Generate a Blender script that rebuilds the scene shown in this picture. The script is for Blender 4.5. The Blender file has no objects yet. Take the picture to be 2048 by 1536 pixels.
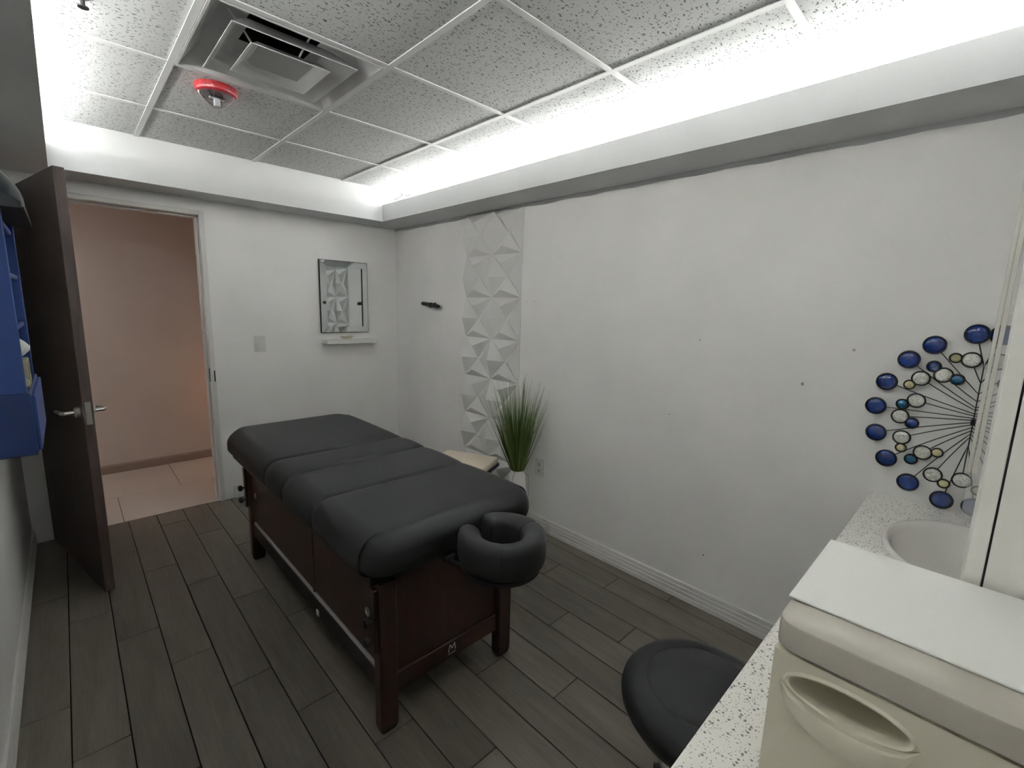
import bpy, bmesh, math, random
from mathutils import Vector, Matrix
random.seed(7)
PI = math.pi
C = bpy.context.scene.collection
SC = bpy.context.scene

# ------------------------------------------------------------------ camera
cam_d = bpy.data.cameras.new('camera')
cam = bpy.data.objects.new('camera', cam_d); C.objects.link(cam)
YAW, PIT, ROL = -0.771, -0.1637, 0.0283
d = Vector((math.sin(-YAW)*math.cos(PIT), math.cos(YAW)*math.cos(PIT), math.sin(PIT)))
r0 = Vector((math.cos(YAW), math.sin(YAW), 0)); u0 = r0.cross(d)
r = math.cos(ROL)*r0 + math.sin(ROL)*u0
u = -math.sin(ROL)*r0 + math.cos(ROL)*u0
M = Matrix((r, u, -d)).transposed().to_4x4()
M.translation = Vector((-2.2098, -2.377, 1.4859))
cam.matrix_world = M
cam_d.sensor_width = 36.0
cam_d.lens = 920.6343/2048*36.0
cam_d.clip_start = 0.02
SC.camera = cam

# ------------------------------------------------------------------ world, exposure
w = bpy.data.worlds.new('world'); SC.world = w; w.use_nodes = True
w.node_tree.nodes['Background'].inputs[0].default_value = (0.8, 0.85, 0.9, 1)
w.node_tree.nodes['Background'].inputs[1].default_value = 0.0
SC.view_settings.view_transform = 'Standard'
SC.view_settings.look = 'None'
SC.view_settings.gamma = 1.0
SC.view_settings.use_curve_mapping = False
SC.view_settings.exposure = 2.13
SC.cycles.use_denoising = True
SC.cycles.max_bounces = 14
SC.cycles.diffuse_bounces = 8
SC.cycles.sample_clamp_indirect = 6.0

TUBE = 8.0; STRIP = 24.0; NEAR = 24.0; TZ = 2.188; TO = 0.225         # brightness of the cove tubes, added strips and added near tube
def light(name, kind, loc, energy, color=(1, 1, 1), size=0.1, rot=(0, 0, 0), size_y=None):
    l = bpy.data.lights.new(name, kind); l.energy = energy; l.color = color
    if kind == 'AREA':
        l.size = size
        if size_y: l.shape = 'RECTANGLE'; l.size_y = size_y
    else:
        l.shadow_soft_size = size
    o = bpy.data.objects.new(name, l); C.objects.link(o); o.location = loc; o.rotation_euler = rot
    return o
light('hallway_ceiling_light', 'AREA', (-3.2, 2.15, 2.28), 2.1, (1, 0.95, 0.90), 0.5)
light('hallway_lamp_glow', 'POINT', (-0.92, 2.42, 0.72), 0.5, (1, 0.45, 0.20), 0.10)

# ------------------------------------------------------------------ materials
def mat(name, col, rough=0.6, metal=0.0, spec=0.5, emit=None, coat=0.0):
    m = bpy.data.materials.new(name); m.use_nodes = True
    b = m.node_tree.nodes['Principled BSDF']
    b.inputs['Base Color'].default_value = (*col, 1)
    b.inputs['Roughness'].default_value = rough
    b.inputs['Metallic'].default_value = metal
    b.inputs['Specular IOR Level'].default_value = spec
    b.inputs['Coat Weight'].default_value = coat
    if emit:
        b.inputs['Emission Color'].default_value = (*emit[0], 1)
        b.inputs['Emission Strength'].default_value = emit[1]
    return m
def N(m, t, **k):
    n = m.node_tree.nodes.new(t)
    for a, v in k.items(): setattr(n, a, v)
    return n
def L(m, a, b): m.node_tree.links.new(a, b)
def bsdf(m): return m.node_tree.nodes['Principled BSDF']
def coords(m, scale=(1, 1, 1), which='Object', rnd=False):
    tc = N(m, 'ShaderNodeTexCoord'); mp = N(m, 'ShaderNodeMapping')
    mp.inputs['Scale'].default_value = scale
    if rnd:
        oi = N(m, 'ShaderNodeObjectInfo'); mu = N(m, 'ShaderNodeVectorMath', operation='SCALE')
        cb = N(m, 'ShaderNodeCombineXYZ')
        L(m, oi.outputs['Random'], cb.inputs[0]); L(m, oi.outputs['Random'], cb.inputs[1])
        L(m, cb.outputs[0], mu.inputs[0]); mu.inputs['Scale'].default_value = 37.0
        ad = N(m, 'ShaderNodeVectorMath', operation='ADD')
        L(m, tc.outputs[which], ad.inputs[0]); L(m, mu.outputs[0], ad.inputs[1])
        L(m, ad.outputs[0], mp.inputs['Vector'])
    else:
        L(m, tc.outputs[which], mp.inputs['Vector'])
    return mp.outputs[0]
def ramp(m, fac, stops):
    rp = N(m, 'ShaderNodeValToRGB')
    e = rp.color_ramp.elements
    while len(e) < len(stops): e.new(0.5)
    for i, (p, c) in enumerate(stops):
        e[i].position = p; e[i].color = (*c, 1) if len(c) == 3 else c
    L(m, fac, rp.inputs[0]); return rp.outputs[0]
def noise(m, vec, scale, detail=3, rough=0.5, dist=0.0):
    n = N(m, 'ShaderNodeTexNoise'); n.inputs['Scale'].default_value = scale
    n.inputs['Detail'].default_value = detail; n.inputs['Roughness'].default_value = rough
    n.inputs['Distortion'].default_value = dist
    L(m, vec, n.inputs['Vector']); return n.outputs[0]
def bump(m, h, strength=0.2, dist=0.002):
    b = N(m, 'ShaderNodeBump'); b.inputs['Strength'].default_value = strength; b.inputs['Distance'].default_value = dist
    L(m, h, b.inputs['Height']); L(m, b.outputs[0], bsdf(m).inputs['Normal'])

def paint(name, col, rough=0.55, var=0.04):
    m = mat(name, col, rough, spec=0.35); v = coords(m)
    a = tuple(x*(1-var) for x in col); b_ = tuple(min(1, x*(1+var)) for x in col)
    L(m, ramp(m, noise(m, v, 2.2, 4), [(0.3, a), (0.7, b_)]), bsdf(m).inputs['Base Color'])
    bump(m, noise(m, v, 260, 2), 0.12, 0.001)
    return m
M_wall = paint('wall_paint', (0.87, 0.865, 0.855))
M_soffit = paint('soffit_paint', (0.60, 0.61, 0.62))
M_trimw = paint('trim_paint', (0.72, 0.71, 0.69), 0.4, 0.02)
M_hall = paint('hallway_paint', (0.60, 0.545, 0.51))
M_grid = mat('grid_enamel', (0.74, 0.75, 0.75), 0.45)
M_black = mat('black_plastic', (0.012, 0.012, 0.013), 0.45)
M_white_plastic = mat('white_plastic', (0.74, 0.73, 0.70), 0.35)
M_dark_gap = mat('dark_gap', (0.01, 0.01, 0.01), 0.9)
M_steel = mat('brushed_steel', (0.55, 0.53, 0.50), 0.32, 1.0)
M_chrome = mat('chrome', (0.7, 0.7, 0.7), 0.12, 1.0)
M_dkmetal = mat('dark_bronze', (0.010, 0.009, 0.010), 0.45, 0.0)
M_strip = mat('added_strip_glow', (1, 1, 1), 0.5, emit=((1.0, 0.985, 0.93), STRIP))
M_near = mat('added_near_glow', (1, 1, 1), 0.5, emit=((1.0, 0.985, 0.93), NEAR))
M_tube = mat('cove_tube_glow', (1, 1, 1), 0.5, emit=((1.0, 0.985, 0.93), TUBE))

def tile_mat():
    m = mat('fissured_mineral_tile', (0.7, 0.7, 0.7), 0.9, spec=0.1)
    v0 = coords(m, (1, 1, 1), rnd=True)
    nz = N(m, 'ShaderNodeTexNoise'); nz.inputs['Scale'].default_value = 22; nz.inputs['Detail'].default_value = 2
    L(m, v0, nz.inputs['Vector'])
    sub = N(m, 'ShaderNodeVectorMath', operation='SUBTRACT'); L(m, nz.outputs['Color'], sub.inputs[0]); sub.inputs[1].default_value = (.5, .5, .5)
    sc = N(m, 'ShaderNodeVectorMath', operation='SCALE'); L(m, sub.outputs[0], sc.inputs[0]); sc.inputs['Scale'].default_value = 0.034
    ad = N(m, 'ShaderNodeVectorMath', operation='ADD'); L(m, v0, ad.inputs[0]); L(m, sc.outputs[0], ad.inputs[1])
    def cells(scale, lo, hi, keep):
        mp = N(m, 'ShaderNodeMapping'); mp.inputs['Scale'].default_value = scale; L(m, ad.outputs[0], mp.inputs['Vector'])
        vo = N(m, 'ShaderNodeTexVoronoi'); vo.voronoi_dimensions = '2D'; vo.inputs['Scale'].default_value = 1; vo.inputs['Randomness'].default_value = 1.0
        L(m, mp.outputs[0], vo.inputs['Vector'])
        a = N(m, 'ShaderNodeMapRange'); a.inputs['From Min'].default_value = lo; a.inputs['From Max'].default_value = hi
        a.inputs['To Min'].default_value = 1; a.inputs['To Max'].default_value = 0
        L(m, vo.outputs['Distance'], a.inputs['Value'])
        sp = N(m, 'ShaderNodeSeparateColor'); L(m, vo.outputs['Color'], sp.inputs[0])
        k = N(m, 'ShaderNodeMath', operation='LESS_THAN'); L(m, sp.outputs[0], k.inputs[0]); k.inputs[1].default_value = keep
        mu = N(m, 'ShaderNodeMath', operation='MULTIPLY'); L(m, a.outputs[0], mu.inputs[0]); L(m, k.outputs[0], mu.inputs[1])
        return mu.outputs[0]
    f1 = cells((22, 66, 1), 0.09, 0.16, 0.72)
    f2 = cells((58, 26, 1), 0.07, 0.13, 0.40)
    f3 = cells((80, 80, 1), 0.09, 0.18, 0.45)
    mx = N(m, 'ShaderNodeMath', operation='MAXIMUM'); L(m, f1, mx.inputs[0]); L(m, f2, mx.inputs[1])
    mx2 = N(m, 'ShaderNodeMath', operation='MAXIMUM'); L(m, mx.outputs[0], mx2.inputs[0]); L(m, f3, mx2.inputs[1])
    L(m, ramp(m, mx2.outputs[0], [(0.0, (0.66, 0.67, 0.675)), (1.0, (0.13, 0.16, 0.155))]), bsdf(m).inputs['Base Color'])
    return m
M_tile = tile_mat()

def plank_mat():
    m = mat('wood_look_porcelain', (0.1, 0.09, 0.08), 0.42, spec=0.35)
    v = coords(m, (9, 1.1, 1), rnd=True)
    n1 = noise(m, v, 2.0, 5, 0.6, 0.6); v2 = coords(m, (40, 2.5, 1), rnd=True); n2 = noise(m, v2, 3.0, 4, 0.6)
    mx = N(m, 'ShaderNodeMix'); mx.data_type = 'FLOAT'; mx.inputs[0].default_value = 0.4
    L(m, n1, mx.inputs[2]); L(m, n2, mx.inputs[3])
    c = ramp(m, mx.outputs[0], [(0.30, (0.100, 0.088, 0.072)), (0.52, (0.138, 0.122, 0.101)), (0.72, (0.178, 0.157, 0.130))])
    oi = N(m, 'ShaderNodeObjectInfo'); hv = N(m, 'ShaderNodeHueSaturation')
    mr = N(m, 'ShaderNodeMapRange'); mr.inputs['To Min'].default_value = 0.86; mr.inputs['To Max'].default_value = 1.14
    L(m, oi.outputs['Random'], mr.inputs['Value']); L(m, mr.outputs[0], hv.inputs['Value']); L(m, c, hv.inputs['Color'])
    L(m, hv.outputs[0], bsdf(m).inputs['Base Color'])
    bump(m, mx.outputs[0], 0.15, 0.001)
    return m
M_plank = plank_mat()
M_grout = mat('dark_grout', (0.010, 0.009, 0.008), 0.9, spec=0.1)
M_hgrout = mat('hall_grout', (0.16, 0.13, 0.11), 0.9, spec=0.1)
M_htile = paint('hall_porcelain', (0.50, 0.45, 0.41), 0.35, 0.05)

def wood(name, c0, c1, rough=0.35, scale=(14, 14, 1.2), coat=0.15):
    m = mat(name, c0, rough, coat=coat); v = coords(m, scale)
    L(m, ramp(m, noise(m, v, 3.0, 5, 0.6, 0.8), [(0.3, c0), (0.7, c1)]), bsdf(m).inputs['Base Color'])
    return m
M_door = wood('mahogany_veneer', (0.055, 0.040, 0.037), (0.095, 0.064, 0.056), 0.5, coat=0.0)
M_tablewood = wood('walnut_stain', (0.020, 0.0055, 0.0040), (0.042, 0.012, 0.008), 0.42, (20, 20, 1.5))
def fabric(name, col, rough=0.5, sheen=0.0, bscale=700, bs=0.12):
    m = mat(name, col, rough, spec=0.35); v = coords(m)
    bump(m, noise(m, v, bscale, 2), bs, 0.0006)
    bsdf(m).inputs['Sheen Weight'].default_value = sheen
    return m
M_vinyl = fabric('black_upholstery', (0.0145, 0.015, 0.0168), 0.52)
M_beige = fabric('beige_suede', (0.66, 0.57, 0.46), 0.9, 0.2, 300, 0.2)
M_bag = fabric('dark_navy_nylon', (0.012, 0.018, 0.022), 0.45)
M_blue = paint('blue_lacquer', (0.024, 0.056, 0.20), 0.5, 0.05)
M_blue2 = paint('navy_lacquer', (0.014, 0.033, 0.115), 0.5, 0.05)
M_warmer = paint('warm_grey_plastic', (0.72, 0.68, 0.56), 0.38, 0.02)
M_warmer2 = mat('taupe_plastic', (0.48, 0.45, 0.395), 0.32)
M_laminate = paint('white_laminate', (0.87, 0.875, 0.845), 0.4, 0.015)
M_tower = paint('ivory_lacquer', (0.90, 0.89, 0.84), 0.35, 0.02)
M_ceramic = mat('white_ceramic', (0.74, 0.72, 0.69), 0.12, coat=0.4)
def quartz():
    m = mat('speckled_quartz', (0.7, 0.7, 0.66), 0.3); v = coords(m)
    def sp(scale, hi, keep):
        vo = N(m, 'ShaderNodeTexVoronoi'); vo.inputs['Scale'].default_value = scale; L(m, v, vo.inputs['Vector'])
        a = N(m, 'ShaderNodeMapRange'); a.inputs['From Min'].default_value = hi*0.6; a.inputs['From Max'].default_value = hi
        a.inputs['To Min'].default_value = 1; a.inputs['To Max'].default_value = 0; L(m, vo.outputs['Distance'], a.inputs['Value'])
        s = N(m, 'ShaderNodeSeparateColor'); L(m, vo.outputs['Color'], s.inputs[0])
        k = N(m, 'ShaderNodeMath', operation='LESS_THAN'); L(m, s.outputs[0], k.inputs[0]); k.inputs[1].default_value = keep
        mu = N(m, 'ShaderNodeMath', operation='MULTIPLY'); L(m, a.outputs[0], mu.inputs[0]); L(m, k.outputs[0], mu.inputs[1]); return mu.outputs[0]
    mx = N(m, 'ShaderNodeMath', operation='MAXIMUM'); L(m, sp(150, 0.42, 0.30), mx.inputs[0]); L(m, sp(320, 0.40, 0.35), mx.inputs[1])
    L(m, ramp(m, mx.outputs[0], [(0, (0.86, 0.845, 0.80)), (1, (0.20, 0.19, 0.18))]), bsdf(m).inputs['Base Color'])
    return m
M_quartz = quartz()
M_mirror = mat('mirror_silver', (0.80, 0.84, 0.84), 0.02, 1.0)
M_red = mat('red_plastic', (0.33, 0.022, 0.03), 0.3)
M_alum = mat('painted_aluminium', (0.66, 0.66, 0.665), 0.35, 0.1)
def clear(name, tint, gl=0.12):
    m = bpy.data.materials.new(name); m.use_nodes = True
    nt = m.node_tree; nt.nodes.remove(nt.nodes['Principled BSDF'])
    out = nt.nodes['Material Output']; t = nt.nodes.new('ShaderNodeBsdfTransparent'); g = nt.nodes.new('ShaderNodeBsdfGlossy')
    t.inputs[0].default_value = (*tint, 1); g.inputs[0].default_value = (1, 1, 1, 1); g.inputs['Roughness'].default_value = 0.05
    fr = nt.nodes.new('ShaderNodeLayerWeight'); fr.inputs[0].default_value = 0.25
    mr = nt.nodes.new('ShaderNodeMath'); mr.operation = 'MULTIPLY_ADD'; mr.inputs[1].default_value = 0.7; mr.inputs[2].default_value = gl*0.3
    nt.links.new(fr.outputs['Facing'], mr.inputs[0])
    mx = nt.nodes.new('ShaderNodeMixShader'); nt.links.new(mr.outputs[0], mx.inputs[0]); nt.links.new(t.outputs[0], mx.inputs[1]); nt.links.new(g.outputs[0], mx.inputs[2])
    nt.links.new(mx.outputs[0], out.inputs[0]); return m
M_lens = clear('clear_lens', (0.90, 0.91, 0.93), 0.35)
def haze():
    m = bpy.data.materials.new('hazy_acrylic'); m.use_nodes = True
    nt = m.node_tree; b = nt.nodes['Principled BSDF']; b.inputs['Base Color'].default_value = (0.8, 0.8, 0.79, 1); b.inputs['Roughness'].default_value = 0.3
    t = nt.nodes.new('ShaderNodeBsdfTransparent'); mx = nt.nodes.new('ShaderNodeMixShader'); mx.inputs[0].default_value = 0.22
    nt.links.new(t.outputs[0], mx.inputs[1]); nt.links.new(b.outputs[0], mx.inputs[2]); nt.links.new(mx.outputs[0], nt.nodes['Material Output'].inputs[0])
    return m
M_haze = haze()
def shell(name, c0, c1, scale=60, rough=0.15):
    m = mat(name, c0, rough, coat=0.6); v = coords(m, rnd=True)
    L(m, ramp(m, noise(m, v, scale, 3, 0.5, 2.0), [(0.35, c0), (0.6, c1)]), bsdf(m).inputs['Base Color'])
    return m
M_dblue = shell('cobalt_glass', (0.004, 0.014, 0.10), (0.008, 0.040, 0.20))
M_teal = shell('teal_glass', (0.006, 0.05, 0.13), (0.01, 0.10, 0.18))
M_pearl = shell('mother_of_pearl', (0.45, 0.46, 0.42), (0.80, 0.80, 0.75), 70)
M_gold = shell('amber_shell', (0.45, 0.42, 0.22), (0.62, 0.58, 0.36), 60)
M_plaster = mat('white_relief_panel', (0.72, 0.72, 0.71), 0.6, spec=0.3)

# ------------------------------------------------------------------ mesh helpers
def link(name, me, parent=None):
    o = bpy.data.objects.new(name, me); C.objects.link(o)
    if parent: o.parent = parent
    return o
def woff(p):
    v = Vector((0, 0, 0))
    while p: v += p.location; p = p.parent
    return v
def obj(name, bm, m, parent=None, smooth=None, local=False):
    """one mesh object; vertices given in world space unless local"""
    bmesh.ops.recalc_face_normals(bm, faces=bm.faces)
    me = bpy.data.meshes.new(name)
    if parent and not local: bmesh.ops.translate(bm, verts=bm.verts, vec=-woff(parent))
    if smooth is not None:
        for f in bm.faces: f.smooth = True
        for e in bm.edges:
            if len(e.link_faces) == 2 and e.calc_face_angle(0) > smooth: e.smooth = False
    bm.to_mesh(me); bm.free()
    for mm in (m if isinstance(m, (list, tuple)) else [m]): me.materials.append(mm)
    return link(name, me, parent)
def thing(name, label, cat, loc=(0, 0, 0), group=None, rotz=0):
    o = bpy.data.objects.new(name, None); C.objects.link(o); o.location = loc; o.rotation_euler = (0, 0, rotz)
    o.empty_display_size = 0.1
    return tag(o, label, cat, group)
def tag(o, label, cat, group=None):
    o['label'] = label; o['category'] = cat
    if group: o['group'] = group
    return o
def struct(name, bm, m, label=None, **k):
    o = obj(name, bm, m, **k); o['kind'] = 'structure'
    if label: o['label'] = label
    return o
def B(): return bmesh.new()
def box(bm, a, b, bev=0.0, seg=2):
    a, b = [min(x, y) for x, y in zip(a, b)], [max(x, y) for x, y in zip(a, b)]
    r = bmesh.ops.create_cube(bm, size=1.0)
    for v in r['verts']:
        v.co = Vector([a[i] + (v.co[i]+0.5)*(b[i]-a[i]) for i in range(3)])
    if bev:
        es = set(e for v in r['verts'] for e in v.link_edges)
        bmesh.ops.bevel(bm, geom=list(es), offset=bev, segments=seg, affect='EDGES', profile=0.5)
    return bm
def ring_loft(bm, rings, closed=True, cap=True, loop=False):
    vs = [[bm.verts.new(p) for p in rg] for rg in rings]
    n = len(vs[0])
    pairs = list(zip(vs[:-1], vs[1:])) + ([(vs[-1], vs[0])] if loop else [])
    for A, D in pairs:
        for i in range(n if closed else n-1):
            j = (i+1) % n
            try: bm.faces.new((A[i], A[j], D[j], D[i]))
            except ValueError: pass
    if cap and not loop:
        bm.faces.new(vs[0][::-1]); bm.faces.new(vs[-1])
    return bm
def frame_of(t):
    t = t.normalized(); up = Vector((0, 0, 1)) if abs(t.z) < 0.95 else Vector((1, 0, 0))
    a = t.cross(up).normalized(); return a, a.cross(t).normalized()
def tube(bm, pts, r, n=8, cap=True):
    pts = [Vector(p) for p in pts]; rings = []
    for i, p in enumerate(pts):
        t = (pts[min(i+1, len(pts)-1)] - pts[max(i-1, 0)])
        a, b = frame_of(t); rr = r[i] if isinstance(r, (list, tuple)) else r
        rings.append([p + a*math.cos(2*PI*k/n)*rr + b*math.sin(2*PI*k/n)*rr for k in range(n)])
    return ring_loft(bm, rings, cap=cap)
def lathe(bm, prof, c=(0, 0, 0), n=32, axis='z', cap=True):
    rings = []
    for rr, h in prof:
        rg = []
        for k in range(n):
            a = 2*PI*k/n; x, y = rr*math.cos(a), rr*math.sin(a)
            p = {'z': (x, y, h), 'x': (h, x, y), 'y': (x, h, y)}[axis]
            rg.append((c[0]+p[0], c[1]+p[1], c[2]+p[2]))
        rings.append(rg)
    return ring_loft(bm, rings, cap=cap)
def rrect(hx_, hy_, rr, n=6):
    out = []
    for (sx_, sy_, a0) in ((1, 1, 0), (-1, 1, PI/2), (-1, -1, PI), (1, -1, 3*PI/2)):
        for k in range(n+1):
            a = a0 + PI/2*k/n; out.append(((hx_-rr)*sx_ + rr*math.cos(a), (hy_-rr)*sy_ + rr*math.sin(a)))
    return out
def extrude_poly(bm, poly, vec):
    vec = Vector(vec)
    a = [bm.verts.new(p) for p in poly]; b = [bm.verts.new(Vector(p)+vec) for p in poly]
    n = len(a)
    for i in range(n): bm.faces.new((a[i], a[(i+1) % n], b[(i+1) % n], b[i]))
    bm.faces.new(a[::-1]); bm.faces.new(b)
    return bm

# ------------------------------------------------------------------ room shell
H = 2.3976; W = 2.467; YB = 1.454; YN = -2.68; ZS = 2.149; ZF = 2.278; SW = 0.27
YS = YB - 0.273
HALL = 2.66
# floor: grout bed, planks, hallway tiles
bm = box(B(), (-W-0.1, YN-0.1, -0.06), (0.1, 1.475, -0.003))
floor = struct('floor', bm, M_grout)
def plank_mesh(wd, ln):
    bm = box(B(), (-wd/2, -ln/2, -0.012), (wd/2, ln/2, 0.0), 0.0015, 1)
    me = bpy.data.meshes.new('plank'); bmesh.ops.recalc_face_normals(bm, faces=bm.faces); bm.to_mesh(me); bm.free(); me.materials.append(M_plank); return me
cache = {}
PW, PL = 0.1492, 0.8825
phase = {0: 0.372, 1: 0.085, 2: 0.660}
for k in range(-1, 16):
    x0 = max(-2.324 + PW*k + 0.0019, -W); x1 = min(-2.324 + PW*(k+1) - 0.0019, 0.0)
    if x1 - x0 < 0.01: continue
    y = phase[k % 3] + PL*3
    while y > YN:
        a, b_ = max(y - PL + 0.0015, YN), min(y - 0.0015, 1.473)
        y -= PL
        if b_ - a < 0.01: continue
        key = (round(x1-x0, 4), round(b_-a, 4))
        if key not in cache: cache[key] = plank_mesh(x1-x0, b_-a)
        o = link('plank', cache[key], floor); o.location = ((x0+x1)/2, (a+b_)/2, 0)
bm = box(B(), (-4.0, 1.475, -0.06), (0.2, HALL+0.1, -0.004)); hb = obj('hallway_screed', bm, M_hgrout, floor)
def htile(x0, x1, y0, y1):
    bm = box(B(), (x0+0.002, y0+0.002, -0.012), (x1-0.002, y1-0.002, 0.0), 0.0012, 1)
    obj('floor_tile', bm, M_htile, floor)
for i in range(6): htile(-4.0+0.14 + 0.605*i - 0.605*0, -4.0+0.14+0.605*(i+1), 1.477, 2.010)
htile(-4.0, -3.86, 1.477, 2.010)
for i in range(6): htile(-3.465+0.605*(i-1)+0.0, -3.465+0.605*i, 2.010, HALL)

# walls
bm = box(B(), (0, YN-0.1, -0.06), (0.1, HALL+0.1, H+0.35)); wall_right = struct('wall_right', bm, M_wall)
bm = box(B(), (-W-0.1, YN-0.1, -0.06), (-W, YB+0.12, H+0.35)); struct('wall_left', bm, M_wall)
bm = box(B(), (-W, YN-0.1, -0.06), (0, YN, H+0.35)); struct('wall_near', bm, M_wall)
OX0, OX1, OZ = -2.375, -1.462, 2.075
bm = box(B(), (OX1, YB, -0.06), (0, YB+0.12, H+0.35))
box(bm, (-W, YB, -0.06), (OX0, YB+0.12, H+0.35)); box(bm, (OX0, YB, OZ), (OX1, YB+0.12, H+0.35))
wall_back = struct('wall_back', bm, M_wall)
# hallway shell
bm = box(B(), (-4.0, HALL, -0.06), (0.0, HALL+0.1, 2.5)); struct('wall_hallway_back', bm, M_hall)
bm = box(B(), (-4.1, YB, -0.06), (-4.0, HALL+0.1, 2.5)); struct('wall_hallway_left', bm, M_hall)
bm = box(B(), (-4.0, YB, -0.06), (-W-0.1, YB+0.12, 2.5)); struct('wall_hallway_front', bm, M_hall)
bm = box(B(), (-4.0, YB+0.12, 2.36), (0.0, HALL, 2.46)); struct('ceiling_hallway', bm, M_hall)

# ceiling
bm = box(B(), (-W, YN, H+0.22), (0, YB, H+0.30)); ceil = struct('ceiling', bm, M_dark_gap)
GX = [-0.5953, -1.2053, -1.8153, -2.4253]
xs = [0.0] + GX + [-W]
ys = [YN] + [0.61*k for k in range(-4, 2)] + [YS]
def tmesh(wx, wy):
    bm = box(B(), (-wx/2, -wy/2, 0), (wx/2, wy/2, 0.016), 0.002, 1)
    me = bpy.data.meshes.new('tile'); bmesh.ops.recalc_face_normals(bm, faces=bm.faces); bm.to_mesh(me); bm.free(); me.materials.append(M_tile); return me
tc = {}
for i in range(len(xs)-1):
    for j in range(len(ys)-1):
        x1, x0, y0, y1 = xs[i], xs[i+1], ys[j], ys[j+1]
        if abs(x1+1.2053) < .01 and abs(y1) < .01: continue            # the air diffuser sits here
        wx, wy = x1-x0-0.006, y1-y0-0.006
        if wx < 0.02: continue
        key = (round(wx, 3), round(wy, 3))
        if key not in tc: tc[key] = tmesh(wx, wy)
        o = link('ceiling_tile', tc[key], ceil); o.location = ((x0+x1)/2, (y0+y1)/2, H+0.004+random.uniform(-.0008, .0012))
for gx in GX:
    bm = box(B(), (gx-0.012, YN, H-0.002), (gx+0.012, YS, H+0.002)); box(bm, (gx-0.004, YN, H+0.002), (gx+0.004, YS, H+0.035))
    obj('grid_bar', bm, M_grid, ceil)
for gy in ys[1:-1]:
    for a, b_ in zip(xs[1:], xs[:-1]):
        a2, b2 = a+0.012*(a > -W), b_-0.012*(b_ < 0)
        if b2-a2 < 0.03: continue
        bm = box(B(), (a2, gy-0.012, H-0.0015), (b2, gy+0.012, H+0.002)); box(bm, (a2, gy-0.003, H+0.002), (b2, gy+0.003, H+0.03))
        obj('grid_bar', bm, M_grid, ceil)

# coves and soffits
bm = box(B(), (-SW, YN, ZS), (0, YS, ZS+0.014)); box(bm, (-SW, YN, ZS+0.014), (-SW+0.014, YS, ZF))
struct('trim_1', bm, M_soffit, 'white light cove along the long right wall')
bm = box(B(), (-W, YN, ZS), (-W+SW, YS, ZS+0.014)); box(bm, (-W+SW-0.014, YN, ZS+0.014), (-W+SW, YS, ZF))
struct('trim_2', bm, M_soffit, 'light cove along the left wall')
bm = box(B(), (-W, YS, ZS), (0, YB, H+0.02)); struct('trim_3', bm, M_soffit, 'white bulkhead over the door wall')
# wavy cut-in line where the soffit paint laps onto the long wall
bm = B(); n = 90; top = []; bot = []
for i in range(n+1):
    y = YN + (YB-YN)*i/n; top.append((-0.0012, y, ZS)); bot.append((-0.0012, y, ZS-0.020-0.003*math.sin(i*0.9)-random.uniform(0, .003)))
ring_loft(bm, [top, bot], closed=False, cap=False)
geo = bmesh.ops.extrude_face_region(bm, geom=list(bm.faces)); bmesh.ops.translate(bm, verts=[v for v in geo['geom'] if isinstance(v, bmesh.types.BMVert)], vec=(0.0011, 0, 0))
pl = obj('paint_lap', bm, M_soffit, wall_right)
# fluorescent cove tubes, with added low strips
def cove_tube(xw, sg, label, label2):
    t = thing('fluorescent_tube', label, 'lamp', (xw+sg*0.06, -0.7, ZS+0.014))
    for k in range(3):
        y0 = YN+0.12+1.22*k; x = xw+sg*0.06
        bm = lathe(B(), [(0.012, y0+0.012), (0.012, y0+1.18)], (x, 0, 2.287), 10, 'y'); obj('tube', bm, M_tube, t)
        bm = box(B(), (x-0.025, y0, ZS+0.014), (x+0.025, y0+1.2, 2.266))
        for yy in (y0, y0+1.18): box(bm, (x-0.010, yy, 2.266), (x+0.010, yy+0.012, 2.301))
        obj('batten', bm, M_grid, t)
    t = thing('added_light_strip', label2, 'lamp', (xw+sg*TO, -0.7, ZS+0.014))  # second row, added out of sight behind the fascia to brighten the walls
    for k in range(3):
        y0 = YN+0.12+1.22*k; x = xw+sg*TO
        bm = lathe(B(), [(0.012, y0+0.012), (0.012, y0+1.18)], (x, 0, TZ), 10, 'y'); obj('tube', bm, M_strip, t)
        bm = box(B(), (x-0.02, y0, ZS+0.014), (x+0.02, y0+1.2, TZ-0.014)); obj('batten', bm, M_grid, t)
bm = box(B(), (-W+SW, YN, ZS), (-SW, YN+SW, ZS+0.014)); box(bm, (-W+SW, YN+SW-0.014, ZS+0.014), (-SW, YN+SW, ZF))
struct('trim_5', bm, M_soffit, 'unseen light cove added along the near wall')
t = thing('fluorescent_tube', 'unseen glowing tube added in the near cove to brighten the near side', 'lamp', (-W/2, YN+TO, ZS+0.014))  # unseen tube, added to brighten the near end of the room
for xa in (-2.2,):
    obj('tube', lathe(B(), [(0.012, xa+0.012), (0.012, xa+1.18)], (0, YN+TO, TZ), 10, 'x'), M_near, t)
    bm = box(B(), (xa, YN+TO-0.02, ZS+0.014), (xa+1.2, YN+TO+0.02, TZ-0.014))
    for xx in (xa, xa+1.18): box(bm, (xx, YN+TO-.01, TZ-0.014), (xx+0.012, YN+TO+.01, TZ+0.014))
    obj('batten', bm, M_grid, t)
cove_tube(0.0, -1, 'row of glowing tubes high in the cove along the long right wall', 'low glowing strip added behind the long right cove edge to brighten the walls')
cove_tube(-W, 1, 'row of glowing tubes high in the cove along the left wall', 'low glowing strip added behind the left cove edge to brighten the walls')

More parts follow.
